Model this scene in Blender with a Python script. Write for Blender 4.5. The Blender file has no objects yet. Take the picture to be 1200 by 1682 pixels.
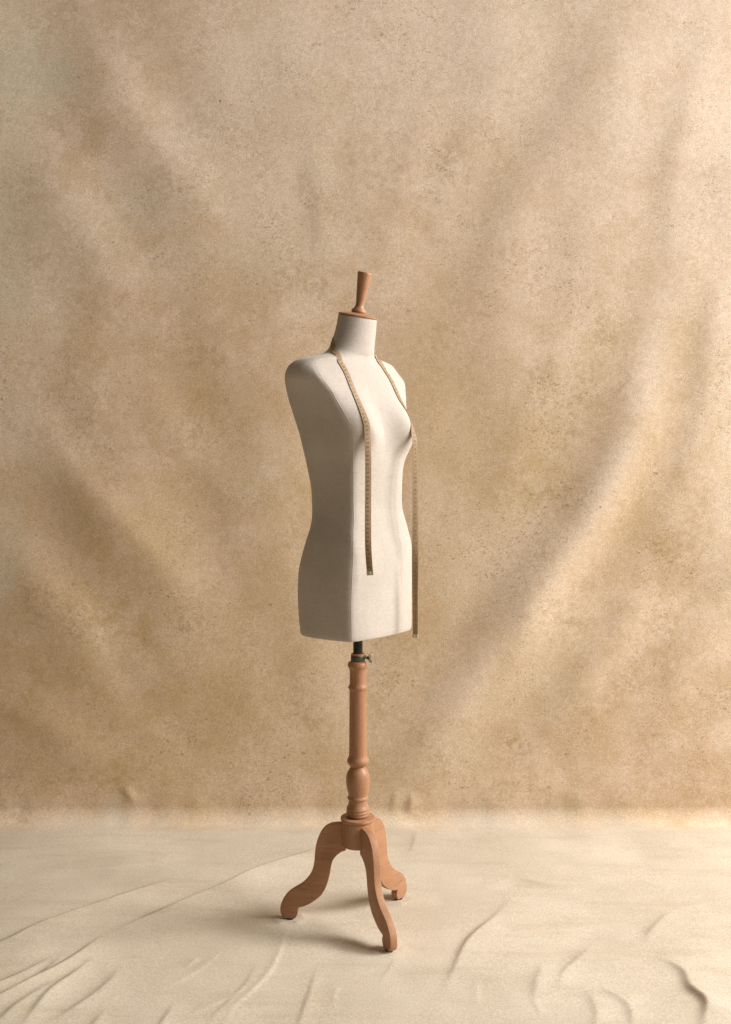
import bpy, bmesh, math, random
import numpy as np
from mathutils import Vector, Matrix
from mathutils.bvhtree import BVHTree

# ------------------------------------------------------------------ camera, light, exposure
SC = bpy.context.scene
COL = SC.collection
cam_d = bpy.data.cameras.new('camera')
cam = bpy.data.objects.new('camera', cam_d)
COL.objects.link(cam)
SC.camera = cam
cam.location = (0, -2.58, 1.145)
cam.rotation_euler = (math.radians(90), 0, 0)
cam_d.sensor_fit = 'HORIZONTAL'
cam_d.sensor_width = 36
cam_d.lens = 51
cam_d.shift_y = -0.069
cam_d.clip_end = 100

world = bpy.data.worlds.new('World')
SC.world = world
world.use_nodes = True
bgn = world.node_tree.nodes['Background']
bgn.inputs[0].default_value = (1.0, 0.81, 0.58, 1)
bgn.inputs[1].default_value = 0.185

def area_lamp(name, loc, target, sx, sy, power, color):
    d = bpy.data.lights.new(name, 'AREA')
    d.shape = 'RECTANGLE'; d.size = sx; d.size_y = sy; d.energy = power; d.color = color
    o = bpy.data.objects.new(name, d); COL.objects.link(o)
    o.location = loc
    o.rotation_euler = (Vector(target) - Vector(loc)).to_track_quat('-Z', 'Y').to_euler()
    return o
area_lamp('window_light', (4.7, 0.10, 3.45), (0, 0.05, 0.75), 1.5, 1.5, 385, (1.0, 0.965, 0.950))
area_lamp('front_fill_light', (6.8, -2.25, 4.4), (0, 0.3, 1.3), 3.6, 3.0, 640, (1.0, 0.955, 0.935))  # added soft fill to brighten the wall, not a real window

SC.view_settings.view_transform = 'Standard'
SC.view_settings.look = 'None'
SC.view_settings.exposure = -0.16
SC.view_settings.gamma = 1.0
SC.render.engine = 'CYCLES'

# ------------------------------------------------------------------ helpers
def pchip(x, y, q):
    x = np.array(x, float); y = np.array(y, float); q = np.array(q, float)
    h = np.diff(x); d = np.diff(y) / h
    m = np.zeros(len(x)); m[0] = d[0]; m[-1] = d[-1]
    for i in range(1, len(x) - 1):
        if d[i-1] * d[i] > 0:
            w1 = 2*h[i] + h[i-1]; w2 = h[i] + 2*h[i-1]
            m[i] = (w1 + w2) / (w1/d[i-1] + w2/d[i])
    k = np.clip(np.searchsorted(x, q) - 1, 0, len(x) - 2); t = (q - x[k]) / h[k]
    return ((1+2*t)*(1-t)**2*y[k] + t*(1-t)**2*h[k]*m[k] + t*t*(3-2*t)*y[k+1] + t*t*(t-1)*h[k]*m[k+1])

def catmull(P, n, closed=False):
    P = [np.array(p, float) for p in P]
    out = []
    N = len(P)
    segs = N if closed else N - 1
    for i in range(segs):
        if closed:
            p0, p1, p2, p3 = P[(i-1) % N], P[i], P[(i+1) % N], P[(i+2) % N]
        else:
            p1, p2 = P[i], P[i+1]
            p0 = P[i-1] if i > 0 else 2*p1 - p2
            p3 = P[i+2] if i + 2 < N else 2*p2 - p1
        for k in range(n):
            t = k / n
            out.append(0.5*((2*p1) + (-p0+p2)*t + (2*p0-5*p1+4*p2-p3)*t*t + (-p0+3*p1-3*p2+p3)*t**3))
    if not closed: out.append(P[-1])
    return out

def mesh_from(name, verts, faces, mat, parent=None, smooth=True, sharp=None):
    me = bpy.data.meshes.new(name)
    me.from_pydata([tuple(map(float, v)) for v in verts], [], faces)
    me.validate()
    return link(name, me, mat, parent, smooth, sharp)

def link(name, me, mat, parent=None, smooth=True, sharp=None):
    if smooth:
        me.polygons.foreach_set('use_smooth', [True]*len(me.polygons))
        if sharp is not None: me.set_sharp_from_angle(angle=math.radians(sharp))
    me.materials.append(mat)
    o = bpy.data.objects.new(name, me); COL.objects.link(o)
    if parent is not None:
        o.parent = parent
    return o

def bm_obj(name, bm, mat, parent=None, smooth=True, sharp=35):
    me = bpy.data.meshes.new(name)
    bmesh.ops.recalc_face_normals(bm, faces=bm.faces)
    bm.to_mesh(me); bm.free()
    return link(name, me, mat, parent, smooth, sharp)

def lathe(name, prof, mat, parent=None, n=64, M=None, sharp=40):
    """prof: (r, z) pairs, top to bottom or bottom to top, closed with caps"""
    verts, faces = [], []
    for r, z in prof:
        for k in range(n):
            a = 2*math.pi*k/n
            v = Vector((r*math.cos(a), r*math.sin(a), z))
            verts.append(M @ v if M else v)
    m = len(prof)
    for i in range(m-1):
        for k in range(n):
            faces.append((i*n+k, i*n+(k+1) % n, (i+1)*n+(k+1) % n, (i+1)*n+k))
    faces.append(tuple(range(n))); faces.append(tuple((m-1)*n+k for k in range(n)))
    bm = bmesh.new()
    vs = [bm.verts.new(v) for v in verts]
    for f in faces:
        bm.faces.new([vs[i] for i in f])
    return bm_obj(name, bm, mat, parent, True, sharp)

def tube(name, pts, rad, mat, parent=None, n=8):
    pts = [Vector(p) for p in pts]
    verts, faces = [], []
    up = Vector((0.31, 0.2, 0.93))
    for i, p in enumerate(pts):
        t = (pts[min(i+1, len(pts)-1)] - pts[max(i-1, 0)]).normalized()
        s = t.cross(up).normalized(); u = s.cross(t)
        r = rad(i/(len(pts)-1)) if callable(rad) else rad
        for k in range(n):
            a = 2*math.pi*k/n
            verts.append(p + r*(math.cos(a)*s + math.sin(a)*u))
    for i in range(len(pts)-1):
        for k in range(n):
            faces.append((i*n+k, i*n+(k+1) % n, (i+1)*n+(k+1) % n, (i+1)*n+k))
    faces.append(tuple(range(n))); faces.append(tuple((len(pts)-1)*n+k for k in range(n)))
    return mesh_from(name, verts, faces, mat, parent, True, 60)

# ------------------------------------------------------------------ materials
class NT:
    def __init__(self, name):
        self.m = bpy.data.materials.new(name); self.m.use_nodes = True
        self.t = self.m.node_tree; self.b = self.t.nodes['Principled BSDF']
    def n(self, typ, **kw):
        nd = self.t.nodes.new(typ)
        for k, v in kw.items():
            if k.startswith('i_'):
                nd.inputs[k[2:].replace('_', ' ')].default_value = v
            else: setattr(nd, k, v)
        return nd
    def l(self, a, b): self.t.links.new(a, b)
    def coord(self, scale=(1, 1, 1), rot=(0, 0, 0), loc=(0, 0, 0)):
        c = self.n('ShaderNodeTexCoord'); mp = self.n('ShaderNodeMapping')
        mp.inputs['Scale'].default_value = scale; mp.inputs['Rotation'].default_value = rot
        mp.inputs['Location'].default_value = loc
        self.l(c.outputs['Object'], mp.inputs['Vector']); return mp.outputs['Vector']
    def noise(self, vec, scale, detail=3, rough=.55, dist=0):
        nd = self.n('ShaderNodeTexNoise'); nd.inputs['Scale'].default_value = scale
        nd.inputs['Detail'].default_value = detail; nd.inputs['Roughness'].default_value = rough
        nd.inputs['Distortion'].default_value = dist
        self.l(vec, nd.inputs['Vector']); return nd.outputs['Fac']
    def rng(self, v, a, b, c=0., d=1.):
        nd = self.n('ShaderNodeMapRange'); nd.interpolation_type = 'SMOOTHSTEP'
        for i, x in zip(('From Min', 'From Max', 'To Min', 'To Max'), (a, b, c, d)): nd.inputs[i].default_value = x
        self.l(v, nd.inputs['Value']); return nd.outputs['Result']
    def math(self, op, a, b=None):
        nd = self.n('ShaderNodeMath', operation=op)
        for i, x in enumerate((a, b)):
            if x is None: continue
            if isinstance(x, (int, float)): nd.inputs[i].default_value = x
            else: self.l(x, nd.inputs[i])
        return nd.outputs[0]
    def mix(self, f, a, b, blend='MIX'):
        nd = self.n('ShaderNodeMix', data_type='RGBA', blend_type=blend)
        for s, x in ((nd.inputs[0], f), (nd.inputs[6], a), (nd.inputs[7], b)):
            if isinstance(x, (int, float)): s.default_value = x
            elif isinstance(x, tuple): s.default_value = (*x, 1) if len(x) == 3 else x
            else: self.l(x, s)
        return nd.outputs[2]
    def bump(self, h, strength, dist, prev=None):
        nd = self.n('ShaderNodeBump'); nd.inputs['Strength'].default_value = strength
        nd.inputs['Distance'].default_value = dist
        self.l(h, nd.inputs['Height'])
        if prev is not None: self.l(prev, nd.inputs['Normal'])
        return nd.outputs['Normal']
    def attr(self, name):
        nd = self.n('ShaderNodeAttribute'); nd.attribute_name = name; return nd.outputs['Fac']
    def out(self, color, rough=.9, normal=None, metal=0., spec=.3):
        if isinstance(color, tuple): self.b.inputs['Base Color'].default_value = (*color, 1)
        else: self.l(color, self.b.inputs['Base Color'])
        if isinstance(rough, float): self.b.inputs['Roughness'].default_value = rough
        else: self.l(rough, self.b.inputs['Roughness'])
        self.b.inputs['Metallic'].default_value = metal
        self.b.inputs['Specular IOR Level'].default_value = spec
        if normal is not None: self.l(normal, self.b.inputs['Normal'])
        return self.m

def canvas_material():
    """hand-painted muslin: thin cream ground, tan and ochre sponge work, brown flecks"""
    k = NT('painted_canvas')
    v = k.coord()
    big = k.noise(v, 1.7, 3, .5, .3)
    mid = k.noise(v, 4.2, 6, .66, .3)
    spg = k.noise(v, 13, 7, .72, .2)
    fine = k.noise(v, 45, 5, .75)
    tan = (0.630, 0.474, 0.308)
    rose = (0.775, 0.615, 0.468)
    ochre = (0.545, 0.396, 0.208)
    cream = (0.800, 0.690, 0.535)
    grey = (0.660, 0.585, 0.450)
    c = k.mix(k.rng(k.math('ADD', k.math('MULTIPLY', mid, .5), k.math('MULTIPLY', spg, .5)), .40, .60), tan, rose)
    c = k.mix(k.math('MULTIPLY', k.rng(big, .48, .66), .5), c, cream)
    # sponge work, placed patches broken by noise
    oc = k.attr('ochre_paint')
    br = k.rng(spg, .36, .60)
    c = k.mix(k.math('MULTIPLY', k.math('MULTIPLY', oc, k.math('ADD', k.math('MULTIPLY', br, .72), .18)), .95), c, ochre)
    c = k.mix(k.math('MULTIPLY', k.math('MULTIPLY', k.rng(k.noise(k.coord((1, 1, 1), (0, 0, 0), (5, 2, 9)), 5, 7, .72), .50, .66), .42), k.rng(fine, .42, .58)), c, (0.41, 0.275, 0.13))
    c = k.mix(k.math('MULTIPLY', k.attr('grey_paint'), k.rng(mid, .3, .62)), c, grey)
    c = k.mix(k.math('MULTIPLY', k.attr('pale_paint_light'), k.rng(k.noise(v, 6, 6, .68), .25, .6, .30, .85)), c, (0.82, 0.69, 0.55))  # pale paint, mixed with painted-in brightness of the lit folds
    # fine dabbing
    c = k.mix(k.math('MULTIPLY', k.rng(fine, .42, .62), .16), c, (0.42, 0.290, 0.16))
    # unpainted cream floor end of the cloth
    fl = k.attr('floor_paint')
    flm = k.mix(k.rng(k.noise(v, 3.2, 5, .6), .35, .68), (0.540, 0.472, 0.366), (0.620, 0.548, 0.436))
    flm = k.mix(k.math('MULTIPLY', k.rng(k.noise(k.coord((.6, 3, 1)), 5, 5, .6), .48, .70), .38), flm, (0.47, 0.385, 0.270))
    edge = k.rng(k.math('ADD', fl, k.math('MULTIPLY', k.math('SUBTRACT', k.noise(k.coord((1, 1, 1)), 9, 6, .7), .5), 1.6)), .0, 1.0)
    c = k.mix(edge, c, flm)
    # flecks of dark paint, in drifts
    drift = k.rng(k.noise(v, 3.6, 7, .76), .43, .62, .22, 1.25)
    for scl, lo, rad_, wgt, warp in ((66, .34, .28, .44, .022), (135, .15, .34, .42, .010), (36, .82, .19, .50, .03)):
        vo = k.n('ShaderNodeTexVoronoi', feature='F1'); vo.inputs['Scale'].default_value = scl
        wv = k.n('ShaderNodeVectorMath', operation='ADD')
        nz = k.n('ShaderNodeTexNoise'); nz.inputs['Scale'].default_value = scl*1.1
        k.l(v, nz.inputs['Vector'])
        sc = k.n('ShaderNodeVectorMath', operation='SCALE'); sc.inputs['Scale'].default_value = warp
        k.l(nz.outputs['Color'], sc.inputs[0]); k.l(k.coord((.75, 1, 1.15), (0, .6, 0), (scl, 0, 0)), wv.inputs[0]); k.l(sc.outputs[0], wv.inputs[1])
        k.l(wv.outputs[0], vo.inputs['Vector'])
        sep = k.n('ShaderNodeSeparateColor'); k.l(vo.outputs['Color'], sep.inputs[0])
        size = k.math('MULTIPLY', k.rng(sep.outputs[0], lo, 1., 0., rad_), drift)
        dot = k.rng(k.math('SUBTRACT', size, vo.outputs['Distance']), .0, .07)
        fleck = k.math('MULTIPLY', dot, k.math('SUBTRACT', 1.0, k.math('MULTIPLY', edge, .93)))
        c = k.mix(k.math('MULTIPLY', fleck, wgt), c, (0.27, 0.175, 0.095))
    # fine grain of the cloth
    g1 = k.noise(k.coord((1, 1, 1)), 330, 2, .8)
    g2 = k.noise(v, 150, 3, .7)
    g = k.rng(k.math('ADD', k.math('MULTIPLY', g1, .72), k.math('MULTIPLY', g2, .28)), .32, .68, .76, 1.22)
    cg = k.n('ShaderNodeCombineColor')
    for i in range(3): k.l(g, cg.inputs[i])
    c = k.mix(k.rng(edge, 0, 1, 1., .85), c, cg.outputs[0], 'MULTIPLY')
    nrm = k.bump(k.noise(v, 7, 3, .5), .4, .004)
    nrm = k.bump(k.noise(v, 60, 3, .6), .16, .0010, nrm)
    return k.out(c, .95, nrm, 0., .08)

def linen_material():
    k = NT('linen')
    v = k.coord()
    c = k.mix(k.rng(k.noise(v, 7, 4, .6), .35, .68), (0.462, 0.415, 0.356), (0.502, 0.452, 0.393))
    g1 = k.noise(v, 430, 2, .8); g2 = k.noise(v, 190, 3, .7)
    g = k.rng(k.math('ADD', k.math('MULTIPLY', g1, .6), k.math('MULTIPLY', g2, .4)), .30, .70, .88, 1.11)
    slub = k.rng(k.noise(k.coord((40, 40, 420)), 1, 2, .6), .35, .7, .97, 1.02)
    g = k.math('MULTIPLY', g, slub)
    cg = k.n('ShaderNodeCombineColor')
    for i in range(3): k.l(g, cg.inputs[i])
    c = k.mix(1.0, c, cg.outputs[0], 'MULTIPLY')
    nrm = k.bump(k.noise(k.coord((1, 1, .45)), 13, 3, .5, .5), .4, .005)
    nrm = k.bump(k.noise(v, 420, 2, .6), .3, .0006, nrm)
    k.b.inputs['Sheen Weight'].default_value = .12
    k.b.inputs['Sheen Roughness'].default_value = .5
    return k.out(c, .92, nrm, 0., .1)

def wood_material(name, along, a, b, rough=.42):
    """beech: long grain along one axis, short dark pores"""
    k = NT(name)
    s = [1, 1, 1]
    grain = tuple(30 if i != along else 2.2 for i in range(3))
    pores = tuple(260 if i != along else 26 for i in range(3))
    c = k.mix(k.rng(k.noise(k.coord(grain), 1, 4, .6, .8), .3, .72), a, b)
    p = k.rng(k.noise(k.coord(pores), 1, 2, .6), .56, .74)
    c = k.mix(k.math('MULTIPLY', p, .38), c, tuple(x*.48 for x in a))
    g = k.rng(k.noise(k.coord(), 420, 2, .8), .3, .7, .88, 1.12)
    cg = k.n('ShaderNodeCombineColor')
    for i in range(3): k.l(g, cg.inputs[i])
    c = k.mix(1.0, c, cg.outputs[0], 'MULTIPLY')
    nrm = k.bump(p, .15, .0004)
    r = k.rng(k.noise(k.coord(), 30, 3), .3, .7, rough+.0, rough+.16)
    return k.out(c, r, nrm, 0., .36)

def simple(name, color, rough, metal=0., spec=.4, wear=None):
    k = NT(name)
    v = k.coord()
    c = k.mix(k.rng(k.noise(v, 120, 4, .6), .4, .7), color, wear or tuple(min(1, x*1.25) for x in color))
    return k.out(c, k.rng(k.noise(v, 60, 3), .3, .7, max(.02, rough-.07), rough+.08), k.bump(k.noise(v, 400, 2), .1, .0003), metal, spec)

CANVAS = canvas_material()
LINEN = linen_material()
WOOD_UP = wood_material('beech_turned', 2, (0.330, 0.160, 0.078), (0.415, 0.222, 0.118))
WOOD_LEG = wood_material('beech_leg', 0, (0.350, 0.175, 0.088), (0.425, 0.230, 0.125), .5)
STEEL = simple('black_steel', (0.020, 0.026, 0.024), .28, .6, .6)
CLAMPM = simple('clamp_metal', (0.085, 0.095, 0.075), .45, .8, .5)
BRASS = simple('worn_brass', (0.60, 0.57, 0.42), .35, .55, .6)
TAPE = simple('tape_cloth', (0.320, 0.220, 0.120), .62, 0., .3, (0.385, 0.272, 0.160))
INK = simple('tape_ink', (0.140, 0.085, 0.045), .7)
RUBBER = simple('rubber', (0.020, 0.017, 0.014), .8)
SEAM = LINEN
BASEM = simple('base_board', (0.30, 0.16, 0.09), .7)

# ------------------------------------------------------------------ canvas: one sheet, down the wall and out over the floor
WALL_Y = 0.715
COVE = 0.048

def seg_field(X, Y, pts):
    """distance to polyline, signed side, parameter 0..1"""
    best = np.full(X.shape, 1e9); side = np.zeros(X.shape); par = np.zeros(X.shape)
    P = np.array(catmull(pts, 4))
    L = np.concatenate([[0], np.cumsum(np.hypot(*np.diff(P, axis=0).T))])
    for i in range(len(P)-1):
        a, b = P[i], P[i+1]; d = b-a; l2 = (d**2).sum() + 1e-12
        t = np.clip(((X-a[0])*d[0] + (Y-a[1])*d[1])/l2, 0, 1)
        dx = X-(a[0]+t*d[0]); dy = Y-(a[1]+t*d[1]); dd = np.hypot(dx, dy)
        s = np.sign(d[0]*dy - d[1]*dx)
        m = dd < best
        best = np.where(m, dd, best); side = np.where(m, s, side)
        par = np.where(m, (L[i]+t*math.sqrt(l2))/L[-1], par)
    return best, side, par

def fold(X, Y, pts, h, wl, wr, taper=.18, pw=2.):
    """ridge of height h; wl / wr = half-widths on the left and right side walking along pts"""
    x0, x1 = min(p[0] for p in pts)-.4, max(p[0] for p in pts)+.4
    y0, y1 = min(p[1] for p in pts)-.4, max(p[1] for p in pts)+.4
    out = np.zeros(X.shape)
    m = (X > x0) & (X < x1) & (Y > y0) & (Y < y1)
    if not m.any(): return out
    d, s, t = seg_field(X[m], Y[m], pts)
    w = np.where(s > 0, wl, wr)
    e = np.clip(t/taper, 0, 1)*np.clip((1-t)/taper, 0, 1); e = e*e*(3-2*e)
    if pw < 2: e = e*(.8 + .4*vnoise(t*5+h*900, t*0+3., 41)); w = w*(.85+.35*vnoise(t*6+h*700, t*0+8., 43))
    out[m] = h*e*np.exp(-(d/w)**pw)
    return out

def vnoise(X, Y, seed):
    xi = np.floor(X).astype(int); yi = np.floor(Y).astype(int); fx = X-xi; fy = Y-yi
    fx = fx*fx*(3-2*fx); fy = fy*fy*(3-2*fy)
    def hsh(a, b):
        n = (a*374761393 + b*668265263 + seed*974634777) & 0x7fffffff
        n = ((n ^ (n >> 13))*1274126177) & 0x7fffffff
        return ((n ^ (n >> 16)) & 0xffff)/65535.0
    return (hsh(xi, yi)*(1-fx) + hsh(xi+1, yi)*fx)*(1-fy) + (hsh(xi, yi+1)*(1-fx) + hsh(xi+1, yi+1)*fx)*fy

# floor folds: (points x,y ; height ; half-width left side ; half-width right side)
FLOOR_FOLDS = [
 ([(-0.10, .52), (-0.153, .476), (-0.306, .306), (-0.391, .193), (-0.499, .07), (-0.58, -.017), (-0.637, -.091)], .019, .055, .012),
 ([(-0.600, -.05), (-0.637, -.091), (-0.698, -.254), (-0.779, -.373), (-0.87, -.50)], .011, .030, .010),
 ([(-0.50, .29), (-0.704, .079), (-0.804, -.026), (-0.867, -.122), (-0.98, -.24)], .012, .060, .014),
 ([(-0.194, .008), (-0.2, -.153), (-0.218, -.268), (-0.249, -.348), (-0.279, -.422), (-0.286, -.52)], .0035, .007, .007),
 ([(-0.243, -.183), (-0.266, -.322), (-0.314, -.446), (-0.324, -.52)], .0025, .012, .005),
 ([(-0.108, -.212), (-0.123, -.373), (-0.136, -.473), (-0.14, -.55)], .0035, .010, .005),
 ([(-0.69, -.13), (-0.726, -.295), (-0.79, -.40), (-0.84, -.52)], .009, .022, .014),
 ([(-0.555, -.20), (-0.561, -.3), (-0.60, -.40), (-0.66, -.50)], .007, .022, .016),
 ([(-0.613, -.160), (-0.646, -.268), (-0.682, -.373), (-0.697, -.52)], .009, .020, .013),
 ([(-0.70, -.15), (-0.759, -.254), (-0.83, -.34), (-0.92, -.43)], .008, .020, .012),
 ([(-0.653, -.268), (-0.693, -.335), (-0.736, -.422), (-0.76, -.52)], .007, .018, .012),
 ([(-0.40, -.38), (-0.415, -.473), (-0.42, -.54)], .004, .012, .008),
 ([(-0.54, -.40), (-0.556, -.503), (-0.57, -.58)], .005, .014, .010),
 ([(0.40, .17), (0.33, .026), (0.247, -.107), (0.198, -.254), (0.155, -.386)], .0085, .030, .013),
 ([(0.80, .09), (0.772, .043), (0.697, -.059), (0.655, -.15)], .007, .035, .018),
 ([(0.665, -.165), (0.711, -.254), (0.705, -.335), (0.719, -.398), (0.690, -.473), (0.66, -.56)], .012, .040, .016),
 ([(0.413, -.19), (0.372, -.322), (0.350, -.42)], .005, .026, .014),
 ([(0.56, -.10), (0.481, -.212), (0.442, -.268), (0.415, -.36)], .006, .030, .015),
 ([(0.500, -.31), (0.552, -.398), (0.534, -.52)], .006, .026, .014),
 ([(0.29, .17), (0.4, .253), (0.493, .213), (0.64, .163)], .006, .030, .025),
 ([(0.478, -.31), (0.482, -.422), (0.45, -.52)], .005, .022, .014),
 ([(0.357, -.36), (0.361, -.45)], .0018, .006, .004),
 ([(0.09, -.12), (0.06, -.22), (0.02, -.34)], .0016, .006, .004),
 ([(1.05, .15), (0.952, .116), (0.85, .09), (0.772, .043)], .006, .03, .04),
 ([(-0.41, -.24), (-0.381, -.183)], .003, .012, .008),
 ([(-.33, -.13), (-.36, -.22), (-.41, -.30), (-.47, -.36)], .0016, .004, .008),
 ([(-.05, -.28), (-.065, -.36), (-.06, -.44)], .0016, .004, .008),
 ([(.26, -.26), (.24, -.36), (.25, -.45)], .0014, .004, .009),
 ([(.84, -.22), (.80, -.33), (.83, -.44)], .0030, .008, .020),
 ([(-.95, .30), (-.72, .34), (-.5, .40)], .0025, .03, .012),
 ([(.35, .48), (.6, .44), (.9, .47)], .0022, .03, .015),
 ([(-.25, -.30), (-.30, -.38), (-.38, -.45)], .0020, .006, .012),
 ([(0.16, .66), (0.145, .52), (0.125, .42)], .003, .020, .010),
 ([(0.9, -.2), (0.98, -.33), (1.0, -.5)], .007, .035, .02),
]
# wall folds in (x, z)
def wpx(x, y): return (round((x-600)/516, 3), round(1.145-(y-758)/516, 3))
WALL_FOLDS = [
 ([(1.02, 1.85), (0.90, 1.45), (0.83, 1.20), (0.74, 1.01), (0.63, .85), (0.44, .60), (0.32, .41), (0.19, .22), (0.08, .02), (0.0, -.1)], .040, .080, .085),
 ([(0.95, 2.70), (0.72, 2.34), (0.60, 2.11), (0.50, 1.97), (0.38, 1.72), (0.22, 1.45)], .011, .13, .085),
 ([(1.15, 2.65), (1.03, 2.25), (0.98, 1.95), (1.02, 1.6)], .006, .09, .05),
 ([(1.22, 1.95), (1.12, 1.60), (1.08, 1.30), (0.98, 1.0), (0.80, .75)], .010, .10, .05),
 ([(0.27, 2.4), (0.21, 2.27), (0.16, 2.13), (0.10, 1.9), (0.07, 1.7)], .004, .06, .05),
 ([(0.50, 2.55), (0.34, 2.2), (0.24, 1.95), (0.18, 1.7)], .005, .09, .06),
 ([(-0.97, 2.70), (-0.86, 2.42), (-0.68, 2.16), (-0.52, 1.95), (-0.36, 1.75)], .011, .08, .11),
 ([(-1.15, 2.35), (-0.98, 2.05), (-0.84, 1.78), (-0.66, 1.5)], .009, .08, .10),
 ([(-1.12, 1.35), (-0.92, 1.10), (-0.78, .94), (-0.62, .78), (-0.45, .62)], .014, .06, .08),
 ([(-1.18, 1.0), (-1.0, .70), (-0.86, .50), (-0.70, .32)], .012, .07, .08),
 ([(-0.95, .80), (-0.87, .60), (-0.82, .45)], .003, .03, .05),
 ([(-0.80, 1.55), (-0.60, 1.2), (-0.42, .98)], .007, .06, .08),
 ([(0.55, .85), (0.50, .55), (0.36, .30)], .009, .07, .05),
 ([(0.95, .8), (0.75, .5), (0.60, .30), (0.48, .15)], .012, .08, .06),
 ([(1.15, .75), (1.0, .45), (0.85, .2)], .010, .08, .06),
 ([(-0.78, .12), (-0.745, .075), (-0.73, .05)], .006, .018, .012),
 ([(0.155, .10), (0.145, .05), (0.125, .01)], .011, .030, .014),
 ([(0.10, .12), (0.09, .05), (0.08, .0)], .004, .020, .012),
 ([(-0.18, 2.25), (-0.14, 1.9), (-0.13, 1.7)], .003, .05, .03),
 ([(-0.2, 1.25), (-0.12, 1.15), (-0.07, 1.35)], .002, .02, .012),
]

def axis_coords(lo, hi, flo, fhi, step, coarse):
    a = np.arange(flo, fhi + step*.5, step)
    l = np.linspace(lo, flo, coarse)[:-1]; r = np.linspace(a[-1], hi, coarse)[1:]
    return np.concatenate([l, a, r])

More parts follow.
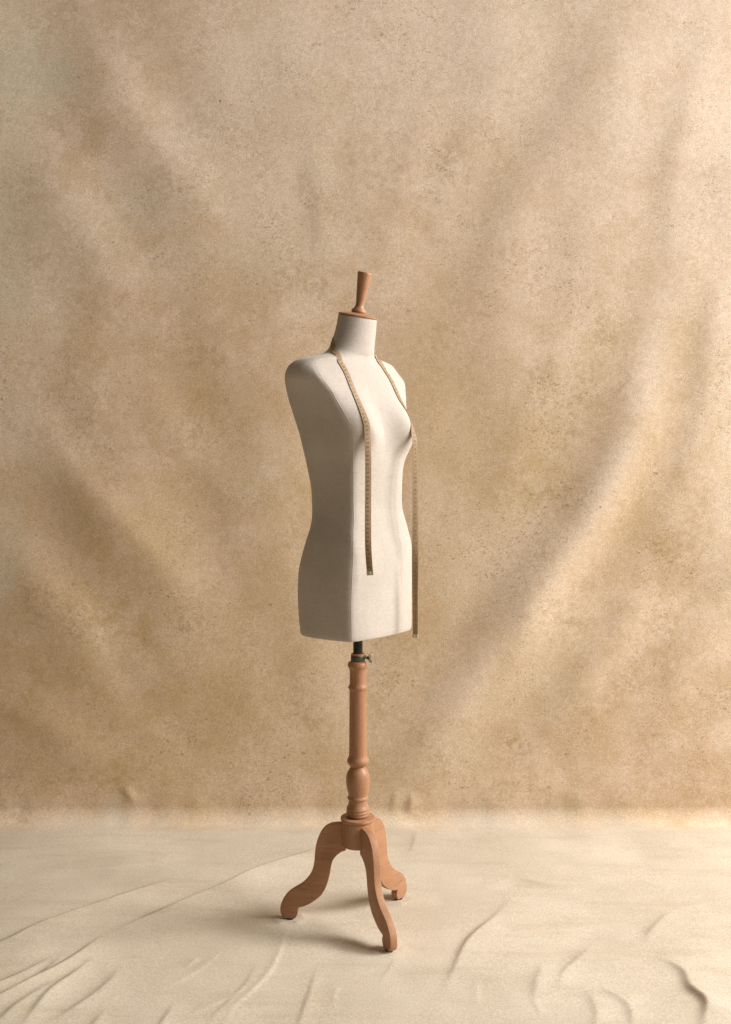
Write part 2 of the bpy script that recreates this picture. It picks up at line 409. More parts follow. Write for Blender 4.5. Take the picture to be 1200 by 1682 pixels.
def sheet():
    xs = axis_coords(-4.6, 3.4, -1.16, 1.20, .0045, 24)
    # v runs from the top of the wall down, round the cove and towards the camera
    arc = COVE*math.pi/2
    top = 3.1
    s_w = top - COVE
    vtop = np.linspace(0, top-2.72, 10)[:-1]
    vw = np.arange(top-2.72, s_w, .0065)
    va = s_w + np.linspace(0, arc, 36)[:-1]
    y_near = -0.52
    lenf = (WALL_Y - COVE) - y_near
    vf = s_w + arc + np.arange(0, lenf, .0042)
    vn = s_w + arc + np.linspace(lenf, (WALL_Y-COVE) + 3.4, 60)
    vs = np.concatenate([vtop, vw, va, vf, vn])
    U, V = np.meshgrid(xs, vs)
    ang = np.clip((V - s_w)/COVE, 0, math.pi/2)
    Yb = np.where(V < s_w, WALL_Y, np.where(V < s_w+arc, WALL_Y-COVE*(1-np.cos(ang)), WALL_Y-COVE-(V-s_w-arc)))
    Zb = np.where(V < s_w, top - V, np.where(V < s_w+arc, COVE*(1-np.sin(ang)), 0))
    ny = -np.cos(ang); nz = np.sin(ang)
    wf = np.cos(ang); ff = np.sin(ang)
    # wall coordinate (x, height along the cloth)
    Zw = top - V
    hw = np.zeros(U.shape); msk = V < s_w + arc + .12
    for p, h, wl, wr in WALL_FOLDS:
        hw[msk] += fold(U[msk], Zw[msk]+.0, p, h*.66, wl*1.1, wr*1.1, .45)
    # soft random tension folds that radiate from the foot of the wall
    r = np.hypot(U, Zw+.35); th = np.arctan2(U, Zw+.35)
    rad = (vnoise(th*6+3.1, r*1.3, 5)-.5)*.012*np.clip((r-.45)/.8, 0, 1) + (vnoise(th*13, r*2.6+9, 7)-.5)*.005*np.clip((r-.6)/.9, 0, 1)
    lump = (vnoise(U*5, Zw*4, 11)-.5)*.006
    hw += (rad+lump)*np.clip((s_w+arc+.1-V)/.35, 0, 1)
    foot = np.exp(-((V - s_w - arc*.6)/.075)**2)      # the cloth bunches a little where it turns out over the floor
    hw += foot*((vnoise(U*7+11, V*3, 61)-.5)*.008 + (vnoise(U*19+4, V*5, 63)-.5)*.005)
    hf = np.zeros(U.shape); msk = V > s_w + arc*.3
    for p, h, wl, wr in FLOOR_FOLDS:
        big, sml = max(wl, wr), min(wl, wr)
        wl, wr = (wl*1.7, wr*.72) if wl > wr else (wl*.72, wr*1.7)
        hf[msk] += fold(U[msk], Yb[msk], p, h*(.95 if h > .0119 else .72), wl, wr, .42, 1.3)
    und = (vnoise(U*4+7, Yb*4, 21)-.5)*.006 + (vnoise(U*10+2, Yb*7, 23)-.5)*.0022 + (vnoise(U*24+2, Yb*18, 29)-.5)*.0003
    # keep it level and tight where the stand presses on it
    near = np.ones(U.shape)
    for fx, fy in ((-.187, .017), (.056, -.153), (.085, .135)):
        near *= 1-np.exp(-(((U-fx)**2+(Yb-fy)**2)/.055**2))
    hf = hf*near + und*near
    for fx, fy in ((-.189, .0165), (.055, -.151), (.086, .132)):     # dented under each foot, pushed up round it
        dd = np.hypot(U-fx, Yb-fy); wob = vnoise(np.arctan2(Yb-fy, U-fx)*2.2+5, dd*0+fx*9, 71)
        hf += .0034*wob*np.exp(-((dd-.032)/.011)**2)
    hf = np.maximum(hf*ff, 0*hf - .004)
    fade = np.clip((s_w + arc + .10 - V)/.22, 0, 1); fade = fade*fade*(3-2*fade)
    h = hw*fade + hf
    X = U; Y = Yb + ny*h; Z = Zb + nz*h
    # pigment; pale blobs also paint in light on fold crests and the top
    def blobs(lst, A, B):
        o = np.zeros(U.shape)
        for cx, cz, rx, rz, rot, s in lst:
            c, sn = math.cos(rot), math.sin(rot)
            dx = A-cx; dz = B-cz
            o += s*np.exp(-(((c*dx+sn*dz)/rx)**2 + ((-sn*dx+c*dz)/rz)**2))
        return np.clip(o, 0, 1)
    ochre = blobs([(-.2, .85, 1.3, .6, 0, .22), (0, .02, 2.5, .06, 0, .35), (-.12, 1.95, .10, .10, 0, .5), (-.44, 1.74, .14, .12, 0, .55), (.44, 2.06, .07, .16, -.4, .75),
                   (.28, 1.70, .14, .20, -.6, .65), (.22, 1.42, .16, .12, 0, .5), (.52, 1.10, .16, .15, 0, .75), (.30, 1.20, .22, .22, 0, .45),
                   (-.56, 1.40, .20, .11, -.5, .65), (-.42, 1.28, .18, .10, -.5, .5), (-.20, 1.36, .18, .16, 0, .45), (-.35, 1.05, .22, .10, 0, .55),
                   (-.12, 1.05, .20, .16, 0, .35), (-.85, .95, .09, .22, .5, .6), (-.68, .95, .16, .14, .6, .5), (-.80, .70, .12, .18, .5, .8), (-.74, .62, .06, .07, .5, .5),
                   (-1.1, .40, .25, .30, 0, .7), (-.75, .35, .30, .22, 0, .65), (-.35, .30, .35, .25, 0, .5), (-.3, .70, .30, .20, 0, .4),
                   (.08, .75, .14, .20, 0, .4), (.25, .58, .14, .20, -.7, .5), (.12, .36, .12, .15, -.7, .55), (.06, .16, .10, .07, 0, .5), (.45, .48, .07, .12, -.4, .5), (.80, .95, .14, .14, 0, .65),
                   (.88, 1.30, .09, .28, -.15, .55), (.72, .28, .14, .10, 0, .6), (.36, .22, .10, .12, -.4, .4), (-1.08, 1.57, .07, .06, 0, .6),
                   (-1.1, .9, .12, .25, 0, .55), (.92, 1.62, .08, .2, 0, .3), (-.72, .14, .16, .05, 0, .7), (-1.0, .12, .2, .05, 0, .5), (-.9, 1.30, .10, .08, 0, .3)], U, Zw)
    grey = blobs([(-1.10, 2.42, .16, .16, 0, .8), (-.95, 2.38, .10, .10, 0, .6), (-1.14, 1.85, .10, .45, 0, .8), (-1.12, 1.15, .06, .3, 0, .5), (-1.14, .75, .07, .14, 0, .6),
                  (-.70, 1.9, .25, .15, 0, .45), (-.10, 2.3, .20, .2, 0, .35), (.95, 1.85, .12, .15, 0, .45), (.18, 2.45, .15, .12, 0, .3)], U, Zw)
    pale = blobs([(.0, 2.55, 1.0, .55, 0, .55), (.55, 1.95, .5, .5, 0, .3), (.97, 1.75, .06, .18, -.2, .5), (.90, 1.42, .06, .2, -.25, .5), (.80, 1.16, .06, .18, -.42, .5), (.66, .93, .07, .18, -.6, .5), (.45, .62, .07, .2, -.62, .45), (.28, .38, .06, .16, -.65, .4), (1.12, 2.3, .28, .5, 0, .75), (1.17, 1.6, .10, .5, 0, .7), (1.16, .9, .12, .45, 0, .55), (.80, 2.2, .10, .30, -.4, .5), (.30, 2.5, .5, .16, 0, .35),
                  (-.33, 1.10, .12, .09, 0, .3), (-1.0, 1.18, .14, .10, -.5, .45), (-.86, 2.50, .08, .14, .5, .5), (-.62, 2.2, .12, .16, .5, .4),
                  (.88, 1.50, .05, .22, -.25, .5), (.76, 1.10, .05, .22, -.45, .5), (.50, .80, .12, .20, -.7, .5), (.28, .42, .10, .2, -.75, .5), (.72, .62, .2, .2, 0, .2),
                  (-.8, .9, .05, .15, .5, .2), (.05, 1.5, .1, .06, -.8, .3), (-.05, 2.0, .5, .5, 0, .12), (.55, 1.75, .25, .3, 0, .25)], U, Zw)
    fl = (V - (s_w + arc*.75))/.15+.5 + (vnoise(U*5+3, V*3, 51)-.5)*.7
    R, Cn = U.shape
    co = np.stack([X, Y, Z], -1)
    # analytic-like normals from the whole sheet, so the cloth shades without a break
    du = np.gradient(co, axis=1); dv = np.gradient(co, axis=0)
    nrm = np.cross(dv, du); nrm /= np.linalg.norm(nrm, axis=-1, keepdims=True)+1e-12
    if nrm[R//3, Cn//2, 1] > 0: nrm = -nrm
    def build(name, r0, r1):
        n = (r1-r0)*Cn
        me = bpy.data.meshes.new(name)
        c = co[r0:r1].reshape(-1, 3)
        ii = np.arange((r1-r0-1)*(Cn-1)); a = (ii//(Cn-1))*Cn + ii % (Cn-1)
        F = np.stack([a, a+Cn, a+Cn+1, a+1], -1)
        me.vertices.add(n); me.vertices.foreach_set('co', c.ravel())
        me.loops.add(F.size); me.loops.foreach_set('vertex_index', F.ravel())
        me.polygons.add(len(F)); me.polygons.foreach_set('loop_start', np.arange(len(F))*4)
        me.update(calc_edges=True)
        me.polygons.foreach_set('use_smooth', np.ones(len(F), bool))
        for nm, arr in (('ochre_paint', ochre), ('grey_paint', grey), ('pale_paint_light', pale), ('floor_paint', fl)):
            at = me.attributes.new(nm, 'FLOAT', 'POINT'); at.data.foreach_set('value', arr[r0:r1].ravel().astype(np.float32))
        me.normals_split_custom_set_from_vertices(nrm[r0:r1].reshape(-1, 3).tolist())
        me.materials.append(CANVAS)
        o = bpy.data.objects.new(name, me); COL.objects.link(o)
        o['kind'] = 'structure'
        return o
    r_split = len(vtop) + len(vw) + 26
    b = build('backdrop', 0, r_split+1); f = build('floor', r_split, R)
    b['label'] = 'hand painted mottled tan canvas backdrop hanging in soft diagonal folds'
    f['label'] = 'cream canvas cloth spread over the floor with creases and wrinkles'
    return b, f
sheet()

# ------------------------------------------------------------------ dress form
AX = -0.019
PHI = math.radians(51)
FV = Vector((math.sin(PHI), -math.cos(PHI), 0)); LV = Vector((math.cos(PHI), math.sin(PHI), 0))

# stations of the torso, bottom to top: z, half width, front, back, squareness, x shift, forward shift, tilt
ST = [
 (0.7231, 0.1321, 0.1025, 0.1027, 6.5, -0.0081, 0, 0),
 (0.7300,0.1339,0.1040,0.1043,6.50,-0.0081,0,0),
 (0.7701,0.1346,0.1053,0.1090,6.44,-0.0089,0,0),
 (0.8187,0.1350,0.1046,0.1125,6.39,-0.0086,0,0),
 (0.8673,0.1334,0.1056,0.1125,6.33,-0.0081,0,0),
 (0.9037,0.1318,0.1028,0.1078,6.28,-0.0056,0,0),
 (0.9432,0.1300,0.0956,0.0999,6.24,-0.0005,0,0),
 (0.9826,0.1198,0.0869,0.0878,6.19,-0.0002,0,0),
 (1.0327,0.1074,0.0870,0.0807,6.13,-0.0070,0,0),
 (1.0813,0.1080,0.0903,0.0807,6.07,-0.0092,0,0),
 (1.1344,0.1109,0.1013,0.0847,6.01,-0.0154,0,0),
 (1.1905,0.1311,0.1026,0.0903,5.57,-0.0139,0,0),
 (1.2467,0.1393,0.1058,0.0904,5.16,-0.0255,0,0),
 (1.3089,0.1623,0.0990,0.0829,5.00,-0.0344,0,0),
 (1.3530,.1865,.0800,.0735,4.6,-.0290,0,0),
 (1.3680,.1840,.0720,.0660,4.3,-.0290,0,0),
 (1.3830,.1700,.0640,.0560,3.8,-.0285,0,0),
 (1.3930,.1460,.0580,.0500,3.2,-.0275,.001,.01),
 (1.4010,.1090,.0535,.0500,2.6,-.0260,.003,.03),
 (1.4090,.0785,.0505,.0510,2.2,-.0240,.005,.06),
 (1.4190,.0655,.0510,.0500,2.1,-.0215,.006,.10),
 (1.4350,.0590,.0500,.0490,2.0,-.0175,.007,.14),
 (1.4600,.0545,.0490,.0485,2.0,-.0125,.007,.19),
 (1.4850,.0515,.0480,.0480,2.0,-.0075,.006,.215),
 (1.5030,.0500,.0475,.0480,2.0,-.0045,.005,.215),
]
def bust(a, b, z):
    zb = 1.220; s = np.where(z > zb, .064, .047)
    g = np.exp(-((np.abs(a)-.078)/.046)**2 - ((z-zb)/s)**2)
    return .036*g*np.clip(b/.05, 0, 1)

def section_loop(W, F, B, n, NS, cr=.87, D=600):
    """one horizontal slice: bowed front and side panels that meet in a seam, rounder back;
    n says how boxy it is (2 is an ellipse, as at the neck)"""
    o8 = NS//8; A = []; Bb = []
    w = min(max((n-2.6)/1.8, 0), 1); w = w*w*(3-2*w)
    for o in range(8):
        t = np.linspace(0, 1, D); ea = t**3 if o % 2 == 0 else 1-(1-t)**3
        tt = (o+ea)*math.pi/4; c, s_ = np.cos(tt), np.sin(tt)
        m = min(n, 4.0 if o < 4 else 3.3)
        aa = W*np.sign(c)*np.abs(c)**(2/m); bb = np.sign(s_)*np.abs(s_)**(2/m); bb = np.where(bb > 0, F*bb, B*bb)
        l = np.concatenate([[0], np.cumsum(np.hypot(np.diff(aa), np.diff(bb)))]); l /= l[-1]; u = np.arange(o8)/o8
        sa = np.interp(u, l, aa); sb = np.interp(u, l, bb)
        if o < 4:
            Wc, Fc = .905*W, cr*F
            sg = 1 if o < 2 else -1
            if o in (0, 3):
                q = u if o == 0 else 1-u; cb = Fc*q; ca = W-(W-Wc)*q**2.2
            else:
                q = 1-u if o == 1 else u; ca = Wc*q; cb = F-(F-Fc)*q**2.2
            sa = sa*(1-w)+ca*sg*w; sb = sb*(1-w)+cb*w
        A.append(sa); Bb.append(sb)
    a = np.concatenate(A); b = np.concatenate(Bb)
    for _ in range(24):
        a = (np.roll(a, 1)+2*a+np.roll(a, -1))/4; b = (np.roll(b, 1)+2*b+np.roll(b, -1))/4
    return a, b

def torso_grid(NT_=150, NS=320):
    S = np.array(ST); key = np.zeros(len(S))
    for i in range(1, len(S)):   # arc length like key so the flat shoulder gets rows of its own
        key[i] = key[i-1] + math.hypot(S[i, 0]-S[i-1, 0], S[i, 1]-S[i-1, 1])
    q = np.linspace(0, key[-1], NT_)
    P = np.stack([pchip(key, S[:, j], q) for j in range(8)], -1)
    low = (P[:, 0] < 1.33)[1:-1, None]
    for _ in range(9):
        Q = (P[:-2] + 2*P[1:-1] + P[2:])/4
        keep = P[1:-1, :1].copy()
        P[1:-1] = np.where(low & (keep > .735), Q, P[1:-1])
    G = np.zeros((NT_, NS, 3))
    for i, (z, W, F, B, n, ox, of, ti) in enumerate(P):
        a, b = section_loop(W, F, B, n, NS, float(np.interp(z, [1.309, 1.353, 1.368, 1.383, 1.401], [.87, .69, .59, .50, .60])))
        b = b + bust(a, b, z)
        # pull of the cloth: very shallow dimples
        b2 = b*math.cos(ti) + of; zz = z - b*math.sin(ti)
        G[i, :, 0] = AX + ox + a*LV.x + b2*FV.x
        G[i, :, 1] = a*LV.y + b2*FV.y
        G[i, :, 2] = zz
    return G, P

form = bpy.data.objects.new('dress_form', None); COL.objects.link(form)
form.location = (AX, 0, 0)
form['label'] = 'cream linen tailor\'s dress form on a turned beech tripod stand'
form['category'] = 'dress form'
def local(o):
    """meshes are built in world space: keep them there under the form's empty"""
    o.parent = form
    o.matrix_parent_inverse = form.matrix_basis.inverted()
    return o

G, P = torso_grid()
nt, ns, _ = G.shape
verts = G.reshape(-1, 3).tolist(); faces = []
for i in range(nt-1):
    for k in range(ns):
        faces.append((i*ns+k, i*ns+(k+1) % ns, (i+1)*ns+(k+1) % ns, (i+1)*ns+k))
# turned-under hem and neck top
def cap(row, shrink, dz_, last):
    cen = np.array(row).mean(0); base = len(verts)
    for s, dz in zip(shrink, dz_):
        for p in row: verts.append((cen + (np.array(p)-cen)*s + np.array([0, 0, dz])).tolist())
    idx0 = 0 if last == 0 else (nt-1)*ns
    prev = idx0
    for j in range(len(shrink)):
        cur = base + j*ns
        for k in range(ns):
            faces.append((prev+k, prev+(k+1) % ns, cur+(k+1) % ns, cur+k))
        prev = cur
    faces.append(tuple(prev+k for k in range(ns)))
cap(G[0].tolist(), (.994, .980, .90), (-.0022, -.0030, -.0030), 0)
cap(G[-1].tolist(), (.985, .95), (.0015, .0018), 1)
bm = bmesh.new()
vs = [bm.verts.new(v) for v in verts]
for f in faces: bm.faces.new([vs[i] for i in f])
torso = local(bm_obj('torso', bm, LINEN, None, True, 60))
bpy.context.view_layer.update()
bvh = BVHTree.FromPolygons([Vector(v) for v in verts], [f for f in faces if len(f) <= 4])

def tpoint(i, k):
    return Vector(G[i, k % ns])
def outward(p):
    loc, nrm, idx, d = bvh.find_nearest(Vector(p))
    cen = Vector((AX, 0, loc.z))
    if nrm.dot(loc - cen) < 0: nrm = -nrm
    return loc, nrm
# princess seams on the two front corners and two back corners
def seam(k0, k1, i0, i1, name='seam', rad=.0018):
    pts = []
    m = 90
    for j in range(m):
        t = j/(m-1); i = i0 + (i1-i0)*t; k = k0 + (k1-k0)*t
        p = Vector(G[int(round(i)), int(round(k)) % ns])
        pts.append(p)
    A = np.array(pts)
    for _ in range(25): A[1:-1] = (A[:-2] + A[1:-1]*2 + A[2:])/4
    out = []
    for p in A:
        l, nr = outward(p); out.append(l + nr*(rad*-.70))
    return local(tube(name, out, rad, LINEN, None, 8))
izw = lambda z: int(np.argmin(np.abs(P[:, 0]-z)))
K8 = ns//8
seam(3*K8, 3*K8, 0, izw(1.20)); seam(K8, K8, 0, izw(1.215))
seam(5*K8, 5*K8, 0, izw(1.25)); seam(7*K8, 7*K8, 0, izw(1.25))
seam(6*K8, 6*K8, 0, izw(1.48))
for k_ in (3*K8, K8, 5*K8, 7*K8): seam(k_, k_, izw(1.235), izw(1.375), 'armhole_seam', .0017)
# waist seam right round
wr_ = G[izw(1.005)]
wpts = [Vector(p) for p in np.concatenate([wr_[::3], wr_[:1]])]
wout = []
for p in wpts:
    l, nr = outward(p); wout.append(l - nr*.0010)
local(tube('waist_seam', wout, .0014, LINEN, None, 8))

# board that closes the bottom, flush inside the hem
row = np.array(G[0]); cen = row.mean(0)
def ring(s, z): return [((cen[:2] + (p[:2]-cen[:2])*s).tolist() + [z]) for p in row[::4]]
A_, B_ = ring(.86, .7196), ring(.86, .7180)
n4 = len(A_)
bv = A_ + B_; bf = [tuple(range(n4)), tuple(range(2*n4-1, n4-1, -1))] + [(k, (k+1) % n4, n4+(k+1) % n4, n4+k) for k in range(n4)]
local(mesh_from('base_board', bv, bf, BASEM, None, True, 30))

# ---- neck cap and handle, on the tilted neck axis
TL = .215
Zc = float(P[-1, 0]); of = float(P[-1, 6]); ox = float(P[-1, 5])
upax = (Vector((0, 0, 1))*math.cos(TL) + FV*math.sin(TL)).normalized()
top_c = Vector((AX+ox, 0, Zc)) + FV*of
q = Vector((0, 0, 1)).rotation_difference(upax)
MN = Matrix.Translation(top_c) @ q.to_matrix().to_4x4()
cap_o = local(lathe('neck_cap', [(.0455, .0005), (.0475, .0020), (.0495, .0036), (.0498, .0048), (.0485, .0062), (.0380, .0085), (.0250, .0105), (.0150, .0120)], WOOD_UP, None, 72, MN, 30))
local(lathe('handle', [(.0140, .0105), (.0172, .0120), (.0182, .0150), (.0176, .0185), (.0150, .0215), (.0122, .0250), (.0104, .0300), (.0102, .0350),
     (.0112, .045), (.0124, .055), (.0140, .070), (.0156, .085), (.0170, .099), (.0180, .107), (.0181, .1100), (.0172, .1122), (.0150, .1130), (.0080, .1134)], WOOD_UP, None, 56, MN, 50))

# ---- pole, clamp, wing screw
Mx = Matrix.Translation((AX, 0, 0))
local(lathe('pole', [(.0118, .650), (.0118, .7155)], STEEL, None, 40, Mx))
local(lathe('collar_plug', [(.0168, .6482), (.0170, .6500), (.0170, .6655), (.0164, .6672), (.0122, .6676)], WOOD_UP, None, 48, Mx))
local(lathe('collar', [(.0172, .6488), (.0178, .6496), (.0178, .6618), (.0174, .6626), (.0168, .6628), (.0168, .6488)], CLAMPM, None, 48, Mx))
def frame(direction):
    d = Vector(direction).normalized()
    return d.to_track_quat('Z', 'Y').to_matrix().to_4x4()
ws = bpy.data.objects.new('wing_screw', None); COL.objects.link(ws); local(ws)
wd = Vector((.93, -.36, 0)).normalized()
base = Vector((AX, 0, .6580)) + wd*.0165
Mw = Matrix.Translation(base) @ frame(wd)
lathe('bolt', [(.0030, 0), (.0030, .009), (.0048, .0095), (.0050, .0150), (.0030, .0165)], CLAMPM, ws, 20, Mw)
wl_ = [(0.011, 0.002), (0.015, 0.0055), (0.0185, 0.0105), (0.0225, 0.0125), (0.0262, 0.0110), (0.0262, 0.0070), (0.0225, 0.0045), (0.0185, 0.0015)]
for sg in (1, -1):
    sd = Vector((-.12, -.42, .90))*sg if sg > 0 else Vector((.05, -.30, -.95))
    sd.normalize(); nn = wd.cross(sd).normalized()
    prof = catmull([(x, y, 0) for x, y in wl_], 4, True)
    b_ = bmesh.new()
    r0 = [b_.verts.new(base + wd*(p[0]-.004) + sd*p[1] + nn*.0016) for p in prof]; r1 = [b_.verts.new(base + wd*(p[0]-.004) + sd*p[1] - nn*.0016) for p in prof]
    b_.faces.new(r0); b_.faces.new(r1[::-1])
    for i in range(len(prof)): b_.faces.new((r0[i], r1[i], r1[(i+1) % len(prof)], r0[(i+1) % len(prof)]))
    bm_obj('wing', b_, BRASS, ws, True, 40)
tube('lug', [Vector((AX, 0, .6565)) + wd*.0165 + Vector((0, 0, .0035)), Vector((AX, 0, .6565)) + wd*.0245 + Vector((0, 0, .0050))], .0034, BRASS, ws, 12)

# ---- turned column
col = [(.0150, .6486), (.0185, .6480), (.0232, .6455), (.0254, .6415), (.0258, .6370), (.0244, .6330), (.0220, .6300), (.0211, .6270), (.0207, .6180), (.0207, .5960),
       (.0212, .5900), (.0232, .5870), (.0246, .5835), (.0236, .5795), (.0218, .5775), (.0213, .5740), (.0214, .5500), (.0216, .5000), (.0219, .4500), (.0222, .4180),
       (.0228, .4120), (.0248, .4070), (.0270, .4030), (.0275, .3985), (.0262, .3955), (.0256, .3940), (.0236, .3915), (.0226, .3898), (.0196, .3880), (.0184, .3860), (.0190, .3830), (.0218, .3795),
       (.0222, .3785), (.0226, .3780), (.0258, .3730), (.0282, .3670), (.0297, .3590), (.0299, .3500), (.0299, .3490), (.0294, .3420), (.0284, .3345), (.0268, .3270), (.0250, .3200), (.0238, .3150), (.0236, .3130),
       (.0252, .3115), (.0264, .3090), (.0260, .3060), (.0238, .3040), (.0230, .3030), (.0230, .2980), (.0238, .2930), (.0258, .2880), (.0282, .2840), (.0290, .2815), (.0286, .2790),
       (.0278, .2775), (.0290, .2762), (.0294, .2735), (.0284, .2710), (.0276, .2700), (.0284, .2688), (.0286, .2660), (.0272, .2635), (.0240, .2620)]
col = [(r*.985, z) for r, z in col]
local(lathe('column', col, WOOD_UP, None, 72, Mx, 38))
# ---- hub: rim plate and drum
local(lathe('hub_plate', [(.0200, .2615), (.0395, .2612), (.0425, .2600), (.0434, .2570), (.0430, .2540), (.0405, .2515), (.0300, .2512)], WOOD_UP, None, 72, Mx, 38))
local(lathe('hub', [(.0300, .2510), (.0398, .2508), (.0402, .2480), (.0402, .1960), (.0396, .1915), (.0370, .1895), (.0200, .1890)], WOOD_UP, None, 72, Mx, 38))

# ---- S-curved legs
LEG = [(583, 131), (540, 134), (490, 145), (440, 178), (402, 238), (380, 310), (372, 380), (365, 450), (345, 520), (310, 578), (260, 626), (200, 663), (150, 703), (115, 752), (99, 800), (99, 842), (112, 873), (135, 894),
       (165, 899), (195, 899), (216, 886), (231, 862), (238, 838), (233, 822), (226, 812), (236, 803), (262, 798), (310, 780), (370, 743), (428, 690), (465, 620), (486, 545), (496, 480), (515, 420), (548, 378), (583, 352)]
LEG = [((708-x)/3142, 1.145 - (y/4.8+562)*.0015276) for x, y in LEG]
LEG = [(r, max(z, .0035)) for r, z in LEG]
def leg_mesh():
    prof = catmull(LEG, 4)
    prof += [np.array([.030, .178]), np.array([.030, .243])]
    t = .0092
    bm = bmesh.new()
    f0 = [bm.verts.new((p[0], -t, p[1])) for p in prof]
    f1 = [bm.verts.new((p[0], t, p[1])) for p in prof]
    bm.faces.new(f0); bm.faces.new(f1[::-1])
    n = len(prof)
    for i in range(n): bm.faces.new((f0[i], f0[(i+1) % n], f1[(i+1) % n], f1[i]))
    bmesh.ops.recalc_face_normals(bm, faces=bm.faces)
    rim = [e for e in bm.edges if (e.verts[0].co.y == e.verts[1].co.y)]
    bmesh.ops.bevel(bm, geom=rim, offset=.0042, segments=4, profile=.5, affect='EDGES', clamp_overlap=True)
    me = bpy.data.meshes.new('leg'); bm.to_mesh(me); bm.free()
    return me
lme = leg_mesh()
pad_proto = None
for i, ang in enumerate((174.5, 296.0, 51.5)):
    if i == 0:
        lg = link('leg', lme, WOOD_LEG, None, True, 50)
    else:
        lg = lg0.copy(); COL.objects.link(lg)
    lg.parent = form
    lg.rotation_euler = (0, 0, math.radians(ang))
    if i == 0:
        lg0 = lg
        pad = lathe('foot_pad', [(.0092, .0), (.0098, .0008), (.0098, .0034), (.0080, .0042)], RUBBER, lg, 24, Matrix.Translation((.1705, 0, 0)))
        pad0 = pad
    else:
        pad = pad0.copy(); COL.objects.link(pad); pad.parent = lg

# ------------------------------------------------------------------ measuring tape
TAPE_W = .0150
#TAPE#
# every row: x, y, z, and the way the cloth faces (None: it lies on the form and follows its surface)
ROUTE = [
 (.1225, -.0350, .7120, (-.62, -.78)), (.1225, -.0350, .7600, (-.60, -.80)), (.1222, -.0350, .8100, (-.60, -.80)), (.1220, -.0350, .8700, (-.25, -.97)),
 (.1222, -.0352, .9400, (.22, -.97)), (.1224, -.0354, 1.020, (.36, -.93)), (.1222, -.0355, 1.100, (.45, -.89)), (.1220, -.0350, 1.160, (.52, -.85)),
 (.1212, -.0340, 1.200, (.60, -.80)), (.1185, -.0270, 1.2260, None), (0.1084, 0.0156, 1.2595, None), (0.0960, 0.0110, 1.2822, None), (0.0833, 0.0088, 1.3049, None), (0.0732, 0.0121, 1.3280, None), (0.0621, 0.0143, 1.3510, None), (0.0504, 0.0163, 1.3695, None), (0.0408, 0.0159, 1.3863, None), (0.0335, 0.0094, 1.3948, None), (0.0259, 0.0102, 1.4040, None), (.0240, .0200, 1.4070, None),
 (.0130, .0310, 1.4200, None), (-.0100, .0480, 1.4300, None), (-.0400, .0560, 1.4500, None), (-.0680, .0400, 1.4560, None), (-.0840, .0100, 1.4530, None),
 (-.0850, -.0180, 1.4450, None), (-.0820, -.0380, 1.4340, None), (-0.0757, -0.0583, 1.4165, None), (-0.0631, -0.1037, 1.3926, None), (-0.0538, -0.1069, 1.3719, None), (-0.0425, -0.1161, 1.3479, None), (-0.0332, -0.1237, 1.3227, None), (-0.0220, -0.1304, 1.2963, None), (-0.0144, -0.1370, 1.2786, None), (-0.0072, -0.1448, 1.2610, None), (-0.0014, -0.1503, 1.2450, None), (0.0029, -0.1534, 1.2278, None),
 (.0045, -.1560, 1.2080, (.45, -.89)), (.0058, -.1580, 1.1700, (.34, -.94)), (.0064, -.1585, 1.1200, (.24, -.97)), (.0060, -.1585, 1.0600, (.26, -.96)), (.0058, -.1585, 1.0000, (.22, -.97)),
 (.0062, -.1585, .9500, (.02, -1.)), (.0082, -.1580, .9120, (-.22, -.97)), (.0112, -.1575, .8790, (-.26, -.96)),
]
def tape_frames():
    pts = catmull([r[:3] for r in ROUTE], 14)
    fixed = []
    for r in ROUTE: fixed.append(None if r[3] is None else Vector((r[3][0], r[3][1], 0)).normalized())
    pos, nrm = [], []
    for j, p in enumerate(pts):
        p = Vector(p); i = min(j//14, len(ROUTE)-2); t = (j - i*14)/14
        n0, n1 = fixed[i], fixed[i+1]
        loc, sn = outward(p)
        a0 = n0 if n0 is not None else sn; a1 = n1 if n1 is not None else sn
        n = (a0*(1-t) + a1*t).normalized()
        w = (1 if n0 is None else 0)*(1-t) + (1 if n1 is None else 0)*t      # share that lies on the form
        on = loc + sn*.0016
        if (p-loc).dot(sn) < .0016: p = on
        else: p = p.lerp(on, w)
        pos.append(p); nrm.append(n)
    A = np.array(pos); N = np.array(nrm)
    for _ in range(10):
        A[1:-1] = (A[:-2] + 2*A[1:-1] + A[2:])/4
    for _ in range(30):
        N[1:-1] = (N[:-2] + 2*N[1:-1] + N[2:])/4
    T = np.gradient(A, axis=0); T /= np.linalg.norm(T, axis=1, keepdims=True)
    N = N - (N*T).sum(1, keepdims=True)*T; N /= np.linalg.norm(N, axis=1, keepdims=True)
    S = np.cross(T, N)
    # keep the whole width off the form
    for j in range(len(A)):
        need = 0
        for u in (-.5, 0, .5):
            e = Vector(A[j] + S[j]*u*TAPE_W); loc, sn = outward(e)
            need = max(need, .0013 - (e-loc).dot(sn))
        A[j] += N[j]*min(need, .006)
    for _ in range(14): A[1:-1] = (A[:-2] + 2*A[1:-1] + A[2:])/4
    L = np.concatenate([[0], np.cumsum(np.linalg.norm(np.diff(A, axis=0), axis=1))])
    return A, N, S, T, L
TA, TN, TS, TT, TLn = tape_frames()
tape = bpy.data.objects.new('measuring_tape', None); COL.objects.link(tape)
tape.location = (-.04, .055, 1.437)
tape['label'] = 'tan tailor\'s measuring tape draped round the neck of the dress form'
tape['category'] = 'measuring tape'
def tlocal(o):
    o.parent = tape; o.matrix_parent_inverse = tape.matrix_basis.inverted(); return o
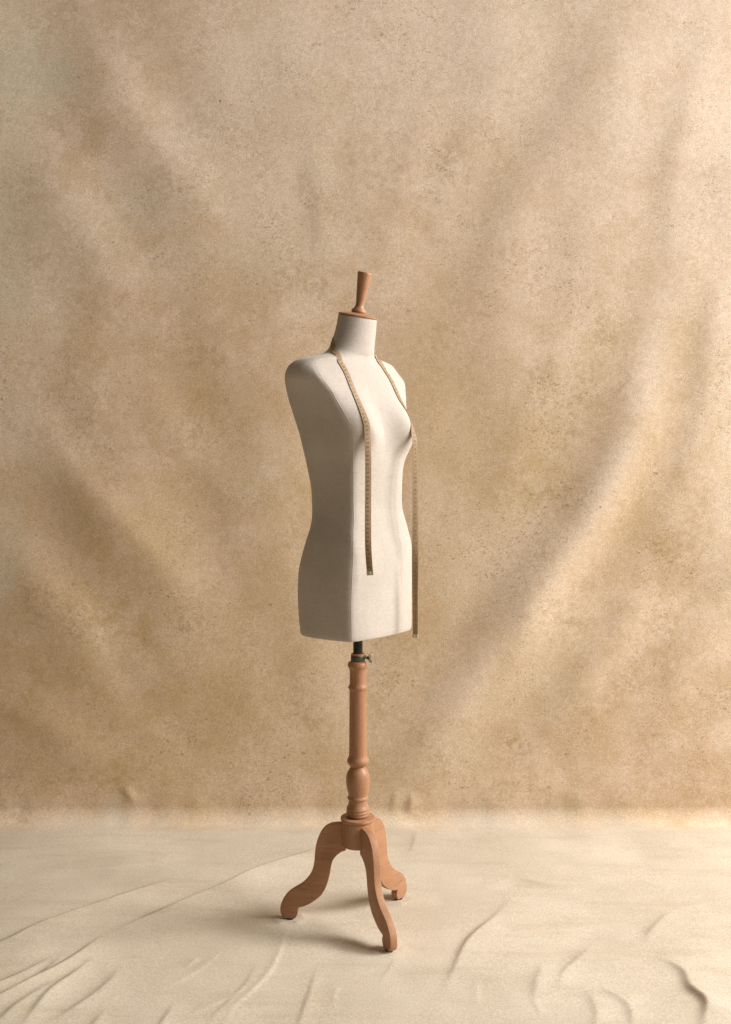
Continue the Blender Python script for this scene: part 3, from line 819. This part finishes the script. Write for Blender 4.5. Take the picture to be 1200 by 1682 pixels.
def tp(s, u, h=0.):
    """point on the tape: s metres along, u metres across, h above its face"""
    s = min(max(s, 0), TLn[-1]); i = min(int(np.searchsorted(TLn, s)), len(TLn)-1); i = max(i, 1)
    t = (s-TLn[i-1])/(TLn[i]-TLn[i-1])
    p = TA[i-1]*(1-t)+TA[i]*t; S_ = TS[i-1]*(1-t)+TS[i]*t; N_ = TN[i-1]*(1-t)+TN[i]*t
    return p + S_*u + N_*h
vv, ff_ = [], []
us = (-.5, -.25, 0, .25, .5)
for j in range(len(TA)):
    for h in (.0003, -.0003):
        for u in us: vv.append(TA[j] + TS[j]*u*TAPE_W + TN[j]*(h + .0004*(1-4*u*u)))
m = len(us)
for j in range(len(TA)-1):
    a = j*2*m; b = a+2*m
    for k in range(m-1):
        ff_.append((a+k, a+k+1, b+k+1, b+k)); ff_.append((a+m+k, b+m+k, b+m+k+1, a+m+k+1))
    ff_.append((a, b, b+m, a+m)); ff_.append((a+m-1, a+2*m-1, b+2*m-1, b+m-1))
for a in (0, (len(TA)-1)*2*m): ff_.append(tuple([a+k for k in range(m)] + [a+m+k for k in reversed(range(m))]))
bmt = bmesh.new(); vt = [bmt.verts.new(v) for v in vv]
for f in ff_: bmt.faces.new([vt[i] for i in f])
tlocal(bm_obj('strip', bmt, TAPE, None, True, 40))
# printed centimetre scale
SEGS = {'a': ((0, 1), (1, 1)), 'b': ((1, 1), (1, .5)), 'c': ((1, .5), (1, 0)), 'd': ((0, 0), (1, 0)), 'e': ((0, .5), (0, 0)), 'f': ((0, 1), (0, .5)), 'g': ((0, .5), (1, .5))}
DIG = {'0': 'abcdef', '1': 'bc', '2': 'abged', '3': 'abgcd', '4': 'fgbc', '5': 'afgcd', '6': 'afgedc', '7': 'abc', '8': 'abcdefg', '9': 'abcdfg'}
pv, pf = [], []
def mark(s0, u0, s1, u1, w):
    d = np.array([s1-s0, u1-u0]); l = np.hypot(*d)+1e-9; d = d/l; nrm_ = np.array([-d[1], d[0]])*w/2
    d = d*w*.4
    c = [(s0-d[0]+nrm_[0], u0-d[1]+nrm_[1]), (s1+d[0]+nrm_[0], u1+d[1]+nrm_[1]), (s1+d[0]-nrm_[0], u1+d[1]-nrm_[1]), (s0-d[0]-nrm_[0], u0-d[1]-nrm_[1])]
    b = len(pv)
    for s_, u_ in c: pv.append(tp(s_, u_, .00075))
    pf.append((b, b+1, b+2, b+3))
ncm = int((TLn[-1]-.016)*100)
for cm in range(1, ncm+1):
    s = .008 + cm*.01
    e = TAPE_W/2
    for sg in (1, -1):
        mark(s, sg*e*.97, s, sg*(e-.0028), .0006)
        mark(s-.005, sg*e*.97, s-.005, sg*(e-.0018), .0004)
    txt = str(cm); dw, dh = (.0028, .0050) if len(txt) < 3 else (.0021, .0046)
    tot = len(txt)*dw + (len(txt)-1)*.0011
    for q_, ch in enumerate(txt):
        u0 = -tot/2 + q_*(dw+.0011)
        for sg in DIG[ch]:
            (xa, ya), (xb, yb) = SEGS[sg]
            mark(s-.005-dh/2+ya*dh, (u0+xa*dw), s-.005-dh/2+yb*dh, (u0+xb*dw), .0008)
bmt = bmesh.new()
for f in pf: bmt.faces.new([bmt.verts.new(pv[i]) for i in f])
me = bpy.data.meshes.new('printed_numbers'); bmt.to_mesh(me); bmt.free()
tlocal(link('printed_numbers', me, INK, None, False))
# brass end tabs with a rivet
for s0, s1, sr in ((-.0, .0095, .0048), (TLn[-1]-.0095, TLn[-1], TLn[-1]-.0048)):
    b_ = bmesh.new(); row = []
    for s in np.linspace(s0, s1, 5):
        row.append([[b_.verts.new(tp(s, u*(TAPE_W*.5+.0007), h)) for u in (-1, 1)] for h in (.0016, -.0013)])
    for i in range(4):
        A1, B1 = row[i], row[i+1]
        b_.faces.new((A1[0][0], A1[0][1], B1[0][1], B1[0][0])); b_.faces.new((A1[1][0], B1[1][0], B1[1][1], A1[1][1]))
        b_.faces.new((A1[0][0], B1[0][0], B1[1][0], A1[1][0])); b_.faces.new((A1[0][1], A1[1][1], B1[1][1], B1[0][1]))
    for A1 in (row[0], row[-1]): b_.faces.new((A1[0][0], A1[1][0], A1[1][1], A1[0][1]))
    tab = tlocal(bm_obj('end_tab', b_, BRASS, None, True, 20))
    i = 0 if s0 < .1 else len(TA)-1
    Mr = Matrix.Translation(Vector(tp(sr, 0, .0014))) @ frame(Vector(TN[i]))
    rv = lathe('rivet', [(.0030, 0), (.0029, .0007), (.0022, .0014), (.0010, .0018), (.0003, .0019)], BRASS, None, 20, Mr, 60)
    rv.parent = tab; rv.matrix_parent_inverse = tape.matrix_basis.copy() @ Matrix.Identity(4)
    rv.matrix_parent_inverse = Matrix.Identity(4)
